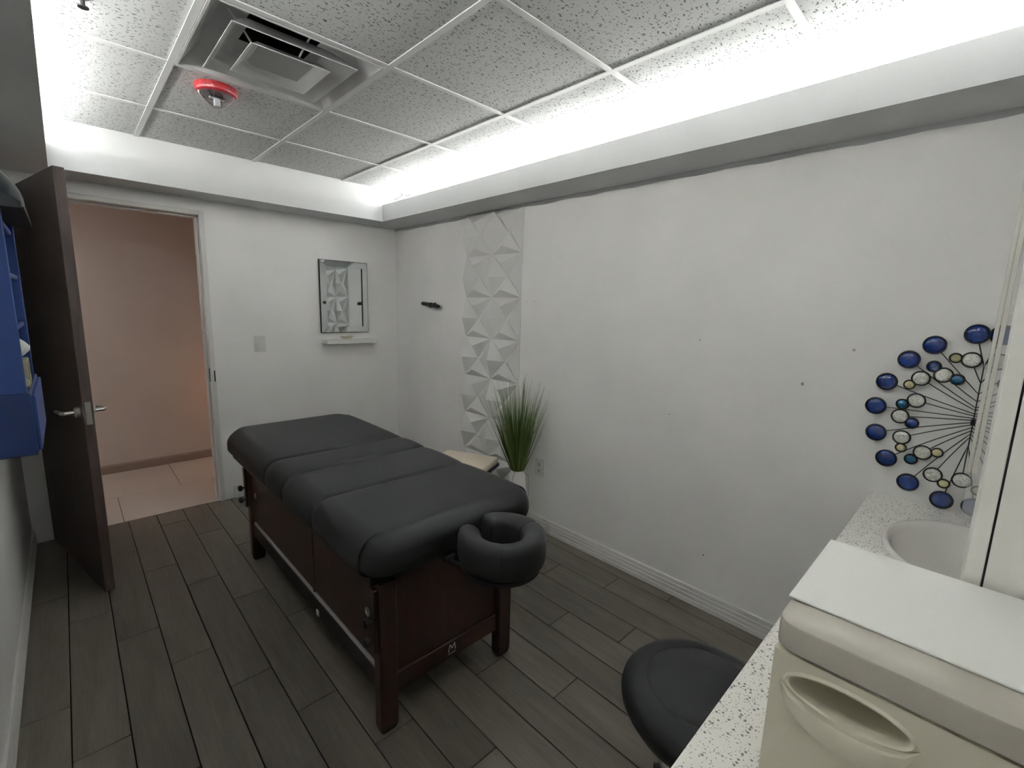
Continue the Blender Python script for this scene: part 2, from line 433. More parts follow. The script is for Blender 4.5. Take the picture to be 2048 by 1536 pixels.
# baseboards
def bprof(h=0.094):
    p = [(0, 0), (0.014, 0), (0.014, 0.022), (0.011, 0.026), (0.013, 0.030), (0.013, 0.046), (0.010, 0.050), (0.012, 0.054),
         (0.012, 0.068), (0.009, 0.072), (0.010, 0.076), (0.008, h-0.003), (0.004, h), (0, h)]
    return p
bm = extrude_poly(B(), [(-a-0.0002, YB-0.0, z) for a, z in bprof()], (0, -2.13-YB, 0)); struct('baseboard_right', bm, M_trimw)
bm = extrude_poly(B(), [(OX1+0.06, YB-a-0.0002, z) for a, z in bprof()], (-0.015-OX1-0.06, 0, 0)); struct('baseboard_back', bm, M_trimw)
bm = extrude_poly(B(), [(-W+a+0.0002, YB, z) for a, z in bprof()], (0, YN-YB, 0)); struct('baseboard_left', bm, M_trimw)
bm = extrude_poly(B(), [(-4.0, HALL-a-0.0002, z) for a, z in [(0, 0), (.012, 0), (.012, .06), (.006, .075), (0, .075)]], (4.0, 0, 0)); struct('baseboard_hallway', bm, mat('hall_skirting', (0.30, 0.24, 0.205), 0.6))

# door frame and door
JT = 0.030
bm = B()
for (a, b_) in (((OX0, YB-0.012, 0), (OX0+JT, YB+0.13, OZ)), ((OX1-JT, YB-0.012, 0), (OX1, YB+0.13, OZ)), ((OX0+JT, YB-0.012, OZ-JT), (OX1-JT, YB+0.13, OZ))): box(bm, a, b_, 0.004, 2)
for (a, b_) in (((OX0+JT, YB+0.045, 0), (OX0+JT+0.014, YB+0.10, OZ-JT)), ((OX1-JT-0.014, YB+0.045, 0), (OX1-JT, YB+0.10, OZ-JT)), ((OX0+JT+0.014, YB+0.045, OZ-JT-0.014), (OX1-JT-0.014, YB+0.10, OZ-JT))): box(bm, a, b_, 0.003, 1)
fr = struct('trim_4', bm, M_trimw, 'white painted door frame with stop')
bm = box(B(), (OX1-JT-0.0015, YB+0.012, 0.90), (OX1-JT, YB+0.040, 1.0), 0.0006, 1); box(bm, (OX1-0.012, YB-0.0135, 0.905), (OX1-0.004, YB-0.012, 0.985))
obj('strike_plate', bm, M_dkmetal, fr)
for z in (0.16, 0.33, 1.25, 1.78):
    bm = lathe(B(), [(0.004, OX1-JT-0.016), (0.004, OX1-JT-0.0138)], (0, YB+0.07, z), 10, 'x'); obj('screw', bm, M_dkmetal, fr)
hx, hy = -2.340, YB-0.004
ang = math.atan2(0.552-YB, -2.148+2.344)                          # leaf direction from the hinge
DL = 0.905; DT = 0.040; DH = 2.035
door = bpy.data.objects.new('door_1', None); C.objects.link(door); door.location = (hx, hy, 0.008); door.rotation_euler = (0, 0, ang)
door['kind'] = 'structure'; door['label'] = 'dark mahogany flush door standing open'
bm = box(B(), (0.004, -DT, 0), (DL, 0, DH), 0.002, 1); obj('door_leaf', bm, M_door, door, local=True)
for z in (0.22, 1.02, 1.80):
    bm = B(); lathe(bm, [(0.007, z-0.05), (0.007, z+0.05)], (-0.004, 0.004, 0), 10); box(bm, (-0.002, -0.036, z-0.05), (0.0035, 0.0, z+0.05)); box(bm, (-0.018, -0.004, z-0.05), (-0.004, 0.002, z+0.05))
    obj('hinge', bm, M_dkmetal, door, local=True)
for s in (0, 1):
    y = 0.0 if s == 0 else -DT; sg = 1 if s == 0 else -1
    lv = B(); lathe(lv, [(0.026, y), (0.026, y+sg*0.012), (0.018, y+sg*0.018)], (DL-0.065, 0, 0.925), 20, 'y')
    h = obj('door_handle', lv, M_steel, door, smooth=0.6, local=True)
    lv = tube(B(), [(DL-0.065, y+sg*0.016, 0.925), (DL-0.065, y+sg*0.050, 0.925), (DL-0.075, y+sg*0.058, 0.925), (DL-0.17, y+sg*0.058, 0.922)], [0.010, 0.010, 0.011, 0.009], 10)
    obj('lever', lv, M_steel, h, smooth=0.6, local=True)
bm = box(B(), (DL-0.0002, -DT*0.5-0.011, 0.87), (DL+0.0015, -DT*0.5+0.011, 0.98), 0.0005, 1); box(bm, (DL+0.001, -DT*0.5-0.006, 0.915), (DL+0.009, -DT*0.5+0.006, 0.935))
obj('latch_plate', bm, M_steel, door, local=True)

# small marks on the long wall
for y, z, rr, m in ((-1.401, 1.358, .004, 'g'), (-2.013, 1.361, .005, 'g'), (-1.854, 1.205, .006, 'g'), (-1.522, .285, .0035, 'b'), (-1.278, .967, .004, 'g'), (-0.30, 1.53, .003, 'g'), (-0.225, 1.53, .003, 'g')):
    bm = lathe(B(), [(rr, -0.0008), (rr*0.8, -0.0014)], (0, y, z), 10, 'x')
    obj('nail_hole', bm, M_black if m == 'b' else mat('filled_hole', (0.42, 0.41, 0.38), 0.8), wall_right)

# ------------------------------------------------------------------ ceiling fittings
t = thing('air_diffuser', 'grey square stepped air diffuser set into the ceiling grid', 'air vent', (-1.5103, -0.305, H))
def sqring(bm, levels, cx, cy):
    """levels: list of (half, z) making a square funnel"""
    rings = [[(cx+s*a, cy+q*a, z) for s, q in ((-1, -1), (1, -1), (1, 1), (-1, 1))] for a, z in levels]
    return ring_loft(bm, rings, cap=False)
cx, cy = -1.5103, -0.305
def solid(bm, th=0.002):
    bmesh.ops.recalc_face_normals(bm, faces=bm.faces)
    bmesh.ops.solidify(bm, geom=list(bm.faces), thickness=th); return bm
obj('outer_frame', solid(sqring(B(), [(0.292, H-0.003), (0.285, H-0.003), (0.262, H+0.030), (0.225, H+0.075), (0.19, H+0.092), (0.125, H+0.094)], cx, cy)), M_alum, t, smooth=0.9)
bm = B()
rings = []
for rr, z in ((0.128, H+0.092), (0.128, H+0.19)): rings.append([(cx+rr*math.cos(2*PI*k/40), cy+rr*math.sin(2*PI*k/40), z) for k in range(40)])
ring_loft(bm, rings, cap=False); bm.faces.new([bm.verts.new(p) for p in rings[1]]); obj('duct_neck', bm, M_dark_gap, t)
obj('middle_cone', solid(sqring(B(), [(0.216, H-0.012), (0.212, H-0.012), (0.185, H+0.018), (0.150, H+0.045), (0.135, H+0.050)], cx, cy)), M_alum, t, smooth=0.9)
obj('inner_cone', solid(sqring(B(), [(0.140, H-0.021), (0.136, H-0.021), (0.110, H+0.002), (0.098, H+0.004)], cx, cy)), M_alum, t, smooth=0.9)
bm = extrude_poly(B(), [(cx+x, cy+y, H+0.001) for x, y in rrect(0.098, 0.098, 0.045, 8)], (0, 0, 0.004))
obj('centre_plate', bm, mat('plaque_grey', (0.42, 0.42, 0.42), 0.45), t)
for a in (0.35, 1.9, 3.5, 5.1):
    bm = tube(B(), [(cx+0.10*math.cos(a), cy+0.10*math.sin(a), H+0.004), (cx+0.145*math.cos(a), cy+0.145*math.sin(a), H+0.05), (cx+0.2*math.cos(a), cy+0.2*math.sin(a), H+0.092)], 0.004, 6)
    obj('strut', bm, M_alum, t)

sx, sy = -1.637, 0.125
t = thing('strobe_alarm', 'round red fire alarm strobe with clear dome on ceiling', 'fire alarm', (sx, sy, H))
obj('base', lathe(B(), [(0.080, H+0.003), (0.081, H-0.012), (0.078, H-0.024), (0.070, H-0.030), (0.0, H-0.030)], (sx, sy, 0), 44), M_red, t, smooth=0.6)
obj('lens', lathe(B(), [(0.070, H-0.0302), (0.066, H-0.038), (0.050, H-0.058), (0.028, H-0.076), (0.012, H-0.083), (0.0005, H-0.084)], (sx, sy, 0), 36, cap=False), M_lens, t, smooth=0.8)
obj('lens_plate', lathe(B(), [(0.066, H-0.0305), (0.064, H-0.032), (0.0, H-0.032)], (sx, sy, 0), 32, cap=False), mat('smoky_maroon', (0.13, 0.05, 0.06), 0.3), t)
bm = box(B(), (sx-0.030, sy-0.012, H-0.044), (sx+0.030, sy+0.012, H-0.0315), 0.003); obj('reflector', bm, M_chrome, t)
bm = box(B(), (sx-0.012, sy-0.010, H-0.074), (sx+0.012, sy+0.010, H-0.044), 0.004); obj('flash_tube', bm, mat('frosted_white', (0.75, 0.75, 0.78), 0.2), t)

t = thing('sprinkler', 'small metal sprinkler head poking from the ceiling near the left wall', 'sprinkler', (-2.078, -0.300, H))
obj('escutcheon', lathe(B(), [(0.028, H+0.004), (0.028, H-0.003), (0.016, H-0.010), (0.010, H-0.010)], (-2.078, -0.300, 0), 20), M_chrome, t, smooth=0.6)
obj('head', lathe(B(), [(0.006, H-0.010), (0.006, H-0.034), (0.014, H-0.034), (0.014, H-0.037)], (-2.078, -0.300, 0), 14), M_dkmetal, t, smooth=0.6)

bm = tube(B(), [(-0.28, 0.98, 2.285), (-0.262, 0.94, 2.300), (-0.255, 0.90, 2.312), (-0.262, 0.86, 2.300), (-0.255, 0.80, 2.30), (-0.25, 0.74, 2.290), (-0.245, 0.72, ZS+0.020)], 0.003, 6)
tube(bm, [(-0.255, 0.90, 2.312), (-0.262, 0.91, 2.322), (-0.258, 0.88, 2.318)], 0.003, 6)
tag(obj('cable', bm, M_black), 'thin dark cable end poking over the cove edge in the corner', 'cable')

# ------------------------------------------------------------------ door wall: mirror, shelf, switch
t = thing('wall_mirror', 'rectangular mirror with slanted mirrored border hung above the small ledge', 'mirror', (-0.495, YB, 1.238))
x0, x1, z0, z1 = -0.700, -0.288, 1.240, 1.830
obj('backing', box(B(), (x0, YB-0.022, z0), (x1, YB, z1), 0.002, 1), M_black, t)
fw = 0.052
obj('glass', box(B(), (x0+fw, YB-0.0245, z0+fw), (x1-fw, YB-0.022, z1-fw)), M_mirror, t)
yo, yi = YB-0.0225, YB-0.0290
outer = [(x0+.004, z0+.004), (x1-.004, z0+.004), (x1-.004, z1-.004), (x0+.004, z1-.004)]
inner = [(x0+fw, z0+fw), (x1-fw, z0+fw), (x1-fw, z1-fw), (x0+fw, z1-fw)]
for k in range(4):
    a, b_, c, e = outer[k], outer[(k+1) % 4], inner[(k+1) % 4], inner[k]
    bm = B(); f = bm.faces.new([bm.verts.new((a[0], yo, a[1])), bm.verts.new((b_[0], yo, b_[1])), bm.verts.new((c[0], yi, c[1])), bm.verts.new((e[0], yi, e[1]))])
    g = bmesh.ops.extrude_face_region(bm, geom=[f]); bmesh.ops.translate(bm, verts=[v for v in g['geom'] if isinstance(v, bmesh.types.BMVert)], vec=(0, 0.0018, 0))
    obj('bevel_strip', bm, M_mirror, t)
bm = box(B(), (x1-fw-0.006, YB-0.0300, z0+fw), (x1-fw+0.001, YB-0.0245, z1-fw)); obj('glass_edge', bm, M_dkmetal, t)
for x in (x0+0.030, x1-fw-0.030):
    obj('rosette', lathe(B(), [(0.013, YB-0.024), (0.013, YB-0.033), (0.008, YB-0.038)], (x, 0, 1.487), 18, 'y'), M_black, t, smooth=0.6)

t = thing('wall_shelf', 'small white floating ledge fixed below the mirror', 'shelf', (-0.475, YB, 1.155))
obj('board', box(B(), (-0.690, YB-0.105, 1.152), (-0.262, YB, 1.187), 0.003, 2), M_white_plastic, t)
obj('lip', box(B(), (-0.690, YB-0.105, 1.187), (-0.262, YB-0.099, 1.192), 0.001, 1), M_white_plastic, t)
tag(obj('soap_dish', lathe(B(), [(0.030, 1.1872), (0.034, 1.192), (0.052, 1.210), (0.055, 1.214), (0.050, 1.214), (0.030, 1.195), (0.0, 1.194)], (-0.495, YB-0.045, 0), 28), mat('cream_ceramic', (0.70, 0.66, 0.55), 0.3), smooth=0.7),
    'small cream dish standing on the white ledge under the mirror', 'dish')

t = thing('light_switch', 'single white rocker light switch beside the doorway', 'light switch', (-1.160, YB, 1.165))
obj('plate', box(B(), (-1.199, YB-0.006, 1.106), (-1.121, YB, 1.224), 0.003, 2), M_white_plastic, t)
bm = extrude_poly(B(), [(-1.177, YB-0.006, 1.132), (-1.177, YB-0.013, 1.133), (-1.177, YB-0.008, 1.166), (-1.177, YB-0.0075, 1.198), (-1.177, YB-0.006, 1.199)], (0.034, 0, 0)); obj('rocker', bm, M_white_plastic, t)

# ------------------------------------------------------------------ long wall: relief panel, hook, outlet
t = thing('relief_panel', 'white textured wall panel strip of folded triangular facets', 'wall panel', (0, 0.1225, 0.095))
TW, TH = 0.2925, 0.2925
h = 0.040; b0 = 0.003
vv = {'L0': (0, 0, 0), 'S0': (1, 0, 0), 'LN': (0, .48, h), 'N': (.52, .48, 0), 'RN': (.73, .48, h*0.9), 'L1': (0, 1, 0), 'S1': (1, 1, 0), 'Pb': (.43, .18, h), 'Pt': (.42, .79, h)}
tri = ['L0 S0 Pb', 'N L0 Pb', 'N Pb S0', 'LN L0 N', 'N S0 RN', 'L1 Pt S1', 'L1 N Pt', 'Pt N S1', 'L1 LN N', 'S1 N RN', 'S0 S1 RN']
bm = B(); V = {k: bm.verts.new((-(b0+a[2])-0.0015, -a[0]*TW*0.996, a[1]*TH*0.996)) for k, a in vv.items()}
for tr in tri: bm.faces.new([V[k] for k in tr.split()])
Z = {k: bm.verts.new((-0.0016, -vv[k][0]*TW*0.996, vv[k][1]*TH*0.996)) for k in ('L0', 'LN', 'L1', 'S1', 'S0')}
lo = ['L0', 'LN', 'L1', 'S1', 'S0']
for a, b_ in zip(lo, lo[1:]+lo[:1]): bm.faces.new((V[a], V[b_], Z[b_], Z[a]))
bm.faces.new([Z[k] for k in lo])
bmesh.ops.recalc_face_normals(bm, faces=bm.faces)
pm = bpy.data.meshes.new('panel_tile'); bm.to_mesh(pm); bm.free(); pm.materials.append(M_plaster)
for c in range(2):
    for k in range(7):
        o = link('panel_tile', pm, t); o.location = (0, 0.415 - TW*c - 0.1225, 0.0925 + TH*k - 0.095 + 0.0005)

t = thing('coat_hook', 'black two-ended wall hook bar between corner and relief panel', 'hook', (0, 0.88, 1.49))
obj('bar', tube(B(), [(-0.040, 0.962, 1.503), (-0.040, 0.948, 1.502), (-0.040, 0.735, 1.482), (-0.040, 0.720, 1.481)], [0.011, 0.016, 0.016, 0.011], 14), M_black, t, smooth=0.6)
obj('mount', lathe(B(), [(0.022, 0.0), (0.022, -0.008), (0.012, -0.012), (0.012, -0.028), (0.020, -0.030), (0.021, -0.052), (0.016, -0.056)], (0, 0.830, 1.490), 20, 'x'), M_black, t, smooth=0.6)

t = thing('wall_outlet', 'white duplex electrical outlet low on the wall beside the plant', 'outlet', (0, -0.391, 0.434))
obj('plate', box(B(), (-0.006, -0.430, 0.374), (0, -0.352, 0.494), 0.003, 2), M_white_plastic, t)
for z in (0.412, 0.456):
    so = obj('socket', box(B(), (-0.0085, -0.408, z-0.017), (-0.006, -0.374, z+0.017), 0.001, 1), M_white_plastic, t)
    bm = B()
    for yy in (-0.398, -0.386): box(bm, (-0.0092, yy-0.002, z-0.004), (-0.0085, yy+0.002, z+0.008))
    lathe(bm, [(0.003, -0.0085), (0.003, -0.0092)], (0, -0.392, z-0.010), 10, 'x')
    obj('slots', bm, M_dark_gap, so)

# ------------------------------------------------------------------ plant
px_, py_ = -0.150, -0.333
t = thing('potted_grass', 'tall artificial green grass in tapered white vase on the floor', 'plant', (px_, py_, 0))
obj('vase', lathe(B(), [(0.0, 0.0), (0.080, 0.0), (0.084, 0.006), (0.047, 0.430), (0.044, 0.437), (0.040, 0.430), (0.0, 0.39)], (px_, py_, 0), 36, cap=False), mat('white_glazed', (0.72, 0.70, 0.67), 0.3), t, smooth=0.7)
bm = B(); col = bm.loops.layers.float_color.new('tint')
rnd = random.Random(3)
def blade(base, az, lean, ln, wd, c, droop=0.0):
    pts = []; n = 7
    for i in range(n+1):
        s = i/n; rr = ln*(lean*s + droop*s**3); zz = ln*(s*math.sqrt(max(0.05, 1-lean*lean)) - droop*0.5*s**4)
        pts.append(Vector((base.x+rr*math.cos(az), base.y+rr*math.sin(az), base.z+zz)))
    sd = Vector((-math.sin(az+rnd.uniform(-1, 1)), math.cos(az+rnd.uniform(-1, 1)), 0)).normalized()
    prev = None
    for i, p in enumerate(pts):
        p.x = min(p.x, -0.012)
        w_ = wd*(1-(i/n)**1.6)*0.5+0.0003
        cur = (bm.verts.new(p-sd*w_), bm.verts.new(p+sd*w_))
        if prev:
            f = bm.faces.new((prev[0], prev[1], cur[1], cur[0]))
            for l in f.loops: l[col] = (*c, 1)
        prev = cur
for i in range(460):
    az = rnd.uniform(0, 2*PI); q = math.sqrt(rnd.random())
    base = Vector((px_+0.030*q*math.cos(az), py_+0.030*q*math.sin(az), 0.40))
    lean = 0.43*q*rnd.uniform(0.6, 1.15)
    if math.cos(az) > 0: lean *= (1-0.55*math.cos(az))
    ln = rnd.uniform(0.36, 0.67)*(1.08-0.16*q)
    g = rnd.random()
    c = (0.045+0.06*g, 0.085+0.09*g, 0.012+0.02*g) if g < 0.85 else (0.22, 0.25, 0.10)
    blade(base, az, lean, ln, rnd.uniform(0.003, 0.0062), c, rnd.uniform(-0.01, 0.05))
M_grass = mat('grass_blades', (0.08, 0.14, 0.02), 0.55)
at = N(M_grass, 'ShaderNodeVertexColor'); at.layer_name = 'tint'; L(M_grass, at.outputs[0], bsdf(M_grass).inputs['Base Color'])
fo = obj('foliage', bm, M_grass, t); fo['kind'] = 'stuff'
bm = tube(B(), [(px_-0.04, py_-0.02, 0.438), (px_-0.075, py_-0.03, 0.40), (px_-0.09, py_-0.035, 0.30), (px_-0.098, py_-0.036, 0.20)], 0.0012, 5)
tube(bm, [(px_-0.01, py_-0.04, 0.45), (px_+0.0, py_-0.10, 0.42), (px_+0.0, py_-0.105, 0.30), (px_-0.0, py_-0.105, 0.24)], 0.0010, 5)
obj('drooping_blade', bm, M_grass, t)

pts = []
for i in range(60):
    a = i*0.33; pts.append((-0.055+0.022*math.cos(a)*(1+0.2*math.sin(i)), -0.500+0.045*math.sin(a), 0.004+0.0016*i*0.9+0.012*(1+math.sin(a*0.7))*0.4))
bm = tube(B(), pts, 0.0018, 6)
tag(obj('power_cord', bm, mat('grey_cord', (0.45, 0.44, 0.41), 0.4), smooth=0.8), 'thin pale cord coiled on the floor against the baseboard', 'cord')

# ------------------------------------------------------------------ beige stool behind the table
X = Vector((0.905, 0.424, 0)).normalized(); Yv = Vector((-X.y, X.x, 0))
sc_ = Vector((-0.352, -0.012, 0))
t = thing('footstool', 'beige padded stool with dark frame behind the massage table', 'stool', sc_, rotz=math.atan2(X.y, X.x))
def pad(bm, hx_, hy_, rr, z0_, z1_, edge, crown=0.0, n=6):
    rings = []
    for i in range(7):
        a = PI*(i/6) - PI/2; ins = edge*(1-math.cos(a)); z = (z0_+z1_)/2 + (z1_-z0_)/2*math.sin(a)
        rings.append([(x, y, z) for x, y in rrect(hx_-ins, hy_-ins, max(rr-ins, 0.005), n)])
    for k in range(1, 5):
        s = 1-k/5; rings.append([(x, y, z1_+crown*(1-s*s)) for x, y in rrect((hx_-edge)*s, (hy_-edge)*s, max((rr-edge)*s, 0.002), n)])
    return ring_loft(bm, rings)
obj('seat_pad', pad(B(), 0.150, 0.205, 0.03, 0.425, 0.468, 0.012, 0.008), M_beige, t, smooth=0.9, local=True)
bm = box(B(), (-0.150, -0.205, 0.402), (0.150, 0.205, 0.424), 0.003, 1); obj('frame', bm, M_black, t, local=True)
for a in (-1, 1):
    for q in (-1, 1):
        bm = box(B(), (a*0.105-0.010, q*0.15-0.010, 0), (a*0.105+0.010, q*0.15+0.010, 0.402), 0.003, 1); obj('leg', bm, M_tablewood, t, local=True)

# ------------------------------------------------------------------ massage table
TX = -1.245
t = thing('massage_table', 'large massage table with black padded top and dark walnut base', 'massage table', (TX, -0.25, 0))
HW = 0.382; CXM = -1.230; ZT, ZB = 0.752, 0.612
def section(y0, y1, e0, e1, R=0.12):
    """pad slice from y0 (near) to y1 (far); e: 'end' = rounded outer end, 'crease' = tucked seam"""
    zm, hh = (ZT+ZB)/2, (ZT-ZB)/2
    st = []
    rr = 0.026
    def ends(kind, yb, sgn):
        o_ = []
        if kind == 'end':
            for i in range(13):
                a = PI/2*i/12; dd = R*(1-math.cos(a))          # a=0 at the very end
                ins = R*(1-math.sin(a)); hf = math.sqrt(max(0, 1-(1-min(dd/0.070, 1))**2))
                o_.append((yb+sgn*dd, HW-ins*0.9, hh*(0.25+0.75*hf), 0.0))
        else:
            for i in range(6):
                a = PI/2*i/5; dd = rr*(1-math.cos(a)); q = 1-math.sin(a)
                o_.append((yb+sgn*dd, HW-0.012*q, hh, 0.016*q))
        return o_
    st = ends(e0, y0, 1) + [(y0+(y1-y0)*k/6, HW+0.002*math.sin(PI*k/6), hh, -0.004*math.sin(PI*k/6)) for k in range(1, 6)] + ends(e1, y1, -1)[::-1]
    rings = []
    for y, hw, h_, drop in st:
        rg = []; n = 12; er = min(0.066, h_*0.98)
        top = zm+h_-drop; bot = zm-h_
        er_t = min(0.075, (top-bot)*0.55); er_b = min(0.045, (top-bot)*0.40)
        for (sx_, base, e_, a0) in ((1, top-er_t, er_t, 0), (-1, top-er_t, er_t, PI/2), (-1, bot+er_b, er_b, PI), (1, bot+er_b, er_b, 3*PI/2)):
            for k in range(n+1):
                a = a0+PI/2*k/n; rg.append((CXM+sx_*(hw-e_)+e_*math.cos(a), y, base+e_*math.sin(a)))
        rings.append(rg)
    return ring_loft(B(), rings)
seams = [-1.165, -0.690, -0.362, -0.122, 0.665]
for k in range(4):
    e0 = 'end' if k == 0 else 'crease'; e1 = 'end' if k == 3 else 'crease'
    obj('cushion', section(seams[k], seams[k+1]-0.0008*(k < 3), e0, e1, 0.17 if k == 3 else 0.12), M_vinyl, t, smooth=1.2)
# deck under the cushions
obj('deck', box(B(), (TX-0.33, -1.09, 0.575), (TX+0.33, 0.60, 0.612), 0.004, 1), M_black, t)
# legs with sliding extension
for sx_ in (-1, 1):
    for ly in (-1.078, 0.425):
        lx = TX + sx_*0.272
        bm = box(B(), (lx-0.034, ly-0.024, 0.020), (lx+0.034, ly+0.024, 0.575), 0.006, 2)
        lg = obj('leg', bm, M_tablewood, t)
        lathe_bm = B(); rings = []
        for i in range(5):
            a = PI/2*i/4; s = 0.6+0.4*math.sin(a); rings.append([(lx+x, ly+y, 0.0+0.022*(1-math.cos(a))) for x, y in rrect(0.033*s, 0.023*s, 0.008)])
        obj('foot_cap', ring_loft(lathe_bm, rings), M_tablewood, lg, smooth=0.7)
        bm = box(B(), (lx+sx_*0.0345, ly-0.016, 0.33), (lx+sx_*0.050, ly+0.016, 0.56), 0.003, 1); obj('upper_leg', bm, M_tablewood, lg)
        for z in (0.375, 0.445):
            kx = lx+sx_*0.050
            bm = lathe(B(), [(0.006, kx), (0.006, kx+sx_*0.010), (0.016, kx+sx_*0.012), (0.017, kx+sx_*0.026), (0.010, kx+sx_*0.031)], (0, ly, z), 16, 'x'); obj('knob', bm, M_black, lg, smooth=0.6)
# end panels and rails
for ly, s in ((-1.070, -1), (0.417, 1)):
    obj('end_panel', box(B(), (TX-0.236, ly-0.008, 0.205), (TX+0.236, ly+0.008, 0.575), 0.002, 1), M_tablewood, t)
    rl = obj('end_rail', box(B(), (TX-0.237, ly-0.014, 0.128), (TX+0.237, ly+0.014, 0.204), 0.004, 1), M_tablewood, t)
    if s < 0:
        bm = B(); yy = ly-0.0146; cx_ = TX+0.006; cz = 0.160
        def stroke(a, b_, w_):
            a, b_ = Vector((a[0], yy, a[1])), Vector((b_[0], yy, b_[1])); dd = (b_-a).normalized(); nn = Vector((-dd.z, 0, dd.x))*w_/2
            extrude_poly(bm, [a-nn, b_-nn, b_+nn, a+nn], (0, 0.0006, 0))
        K = [(-.017, 0), (-.010, .030), (0.000, .010), (.012, .030), (.016, 0)]
        for i in range(4): stroke((cx_+K[i][0], cz+K[i][1]), (cx_+K[i+1][0], cz+K[i+1][1]), 0.0042)
        stroke((cx_-.019, cz-.009), (cx_+.019, cz-.009), 0.0030)
        obj('maker_mark', bm, mat('silver_print', (0.62, 0.6, 0.58), 0.4), rl)
# long side panels, pale edge strips and stretchers
for s in (-1, 1):
    sxp = TX + s*0.283
    for y0, y1 in ((-1.040, -0.492), (-0.472, 0.388)):
        obj('side_panel', box(B(), (sxp-0.007, y0, 0.250), (sxp+0.007, y1, 0.575), 0.002, 1), M_tablewood, t)
    obj('panel_post', box(B(), (sxp-0.009, -0.490, 0.235), (sxp+0.009, -0.474, 0.575), 0.002, 1), M_door, t)
    obj('edge_strip', box(B(), (sxp-0.010, -1.040, 0.226), (sxp+0.006, 0.388, 0.243), 0.002, 1), mat('pale_edge', (0.40, 0.38, 0.38), 0.4), t)
    obj('stretcher', box(B(), (sxp-0.012, -1.050, 0.150), (sxp+0.010, 0.398, 0.225), 0.003, 1), mat('dark_stretcher', (0.010, 0.006, 0.005), 0.5), t)
    for yy in (-0.985, 0.335):
        xs_ = sxp+s*0.0072
        bm = lathe(B(), [(0.017, xs_), (0.017, xs_+s*0.003), (0.009, xs_+s*0.003), (0.008, xs_+s*0.0005)], (0, yy, 0.416), 20, 'x'); obj('grommet', bm, M_steel, t, smooth=0.6)
obj('bracket', box(B(), (TX-0.300, -0.545, 0.158), (TX-0.2955, -0.520, 0.182), 0.001, 1), mat('pale_tag', (0.5, 0.48, 0.46), 0.5), t)
# face cradle
hx_, hy_ = TX+0.012, -1.345
t = thing('face_cradle', 'black padded horseshoe face cradle mounted at the table end', 'headrest', (hx_, hy_, 0.66))
def cradle(a0, a1, cap0, cap1):
    rings = []; n = 26
    for i in range(n+1):
        a = a0+(a1-a0)*i/n
        Rx, Ry = 0.106, 0.110
        c = Vector((hx_+Rx*math.cos(a), hy_+Ry*math.sin(a), 0)); o_ = Vector((Ry*math.cos(a), Rx*math.sin(a), 0)).normalized()
        s = 1.0; e = 0.05
        da = (a-a0), (a1-a)
        f = 1.0
        for q, cp in ((da[0], cap0), (da[1], cap1)):
            L_ = 0.30 if cp else 0.05
            if q < L_:
                w_ = 1-q/L_; f = min(f, math.sqrt(max(0.0, 1-w_*w_))*(1 if cp else 0.08)+ (0.06 if cp else 0.92))
        rg = []
        wd, zt, zb = 0.040*f, 0.772-0.012*(1-f), 0.650+0.03*(1-f)
        m_ = 20
        for k in range(m_):
            th = 2*PI*k/m_; cc, ss = math.cos(th), math.sin(th)
            pw = lambda v, e_: math.copysign(abs(v)**e_, v)
            x_ = pw(cc, 0.7)*wd; z_ = (zt+zb)/2 + pw(ss, 0.62)*(zt-zb)/2
            # upper face slopes gently into the opening
            z_ -= max(0, ss)*0.012*(0.5-0.5*cc)
            rg.append(c+o_*x_+Vector((0, 0, z_)))
        rings.append(rg)
    return ring_loft(B(), rings)
A0, A1 = math.radians(117), math.radians(117+326)
cuts = [A0, math.radians(225), math.radians(345), A1]
for k in range(3):
    obj('face_pad', cradle(cuts[k], cuts[k+1], k == 0, k == 2), M_vinyl, t, smooth=1.0)
rings = []
obj('platform', ring_loft(B(), [[(hx_+q*math.cos(2*PI*k/40), hy_+q*math.sin(2*PI*k/40), z) for k in range(40)] for q, z in ((0.062, 0.636), (0.130, 0.636), (0.130, 0.650), (0.062, 0.650))], cap=False, loop=True), M_black, t)
for s in (-1, 1):
    bm = tube(B(), [(hx_+s*0.085, hy_+0.02, 0.629), (hx_+s*0.085, -1.10, 0.600)], 0.008, 8)
    obj('support_rod', bm, M_dkmetal, t)
bm = box(B(), (hx_-0.10, -1.168, 0.600), (hx_-0.055, -1.150, 0.622), 0.003, 1); lathe(bm, [(0.010, -1.190), (0.010, -1.168)], (hx_-0.078, 0, 0.611), 12, 'y'); obj('clamp', bm, M_dkmetal, t, smooth=0.6)

# ------------------------------------------------------------------ rolling stool
sx_, sy_ = -1.118, -1.985
t = thing('rolling_stool', 'round black padded rolling stool tucked beside the counter', 'stool', (sx_, sy_, 0))
ST = 0.545
obj('seat', lathe(B(), [(0.0, ST-0.165), (0.09, ST-0.165), (0.130, ST-0.150), (0.165, ST-0.115), (0.188, ST-0.080), (0.198, ST-0.058), (0.200, ST-0.042), (0.196, ST-0.026), (0.184, ST-0.012), (0.165, ST-0.003), (0.140, ST+0.0015), (0.1365, ST-0.0005), (0.133, ST+0.002), (0.06, ST+0.006), (0.0, ST+0.007)], (sx_, sy_, 0), 56, cap=False), M_vinyl, t, smooth=0.9)
obj('gas_lift', lathe(B(), [(0.026, 0.10), (0.026, 0.30), (0.016, 0.30), (0.016, ST-0.165)], (sx_, sy_, 0), 20), M_chrome, t, smooth=0.5)
obj('hub', lathe(B(), [(0.045, 0.075), (0.045, 0.11), (0.030, 0.125)], (sx_, sy_, 0), 20), M_chrome, t, smooth=0.5)
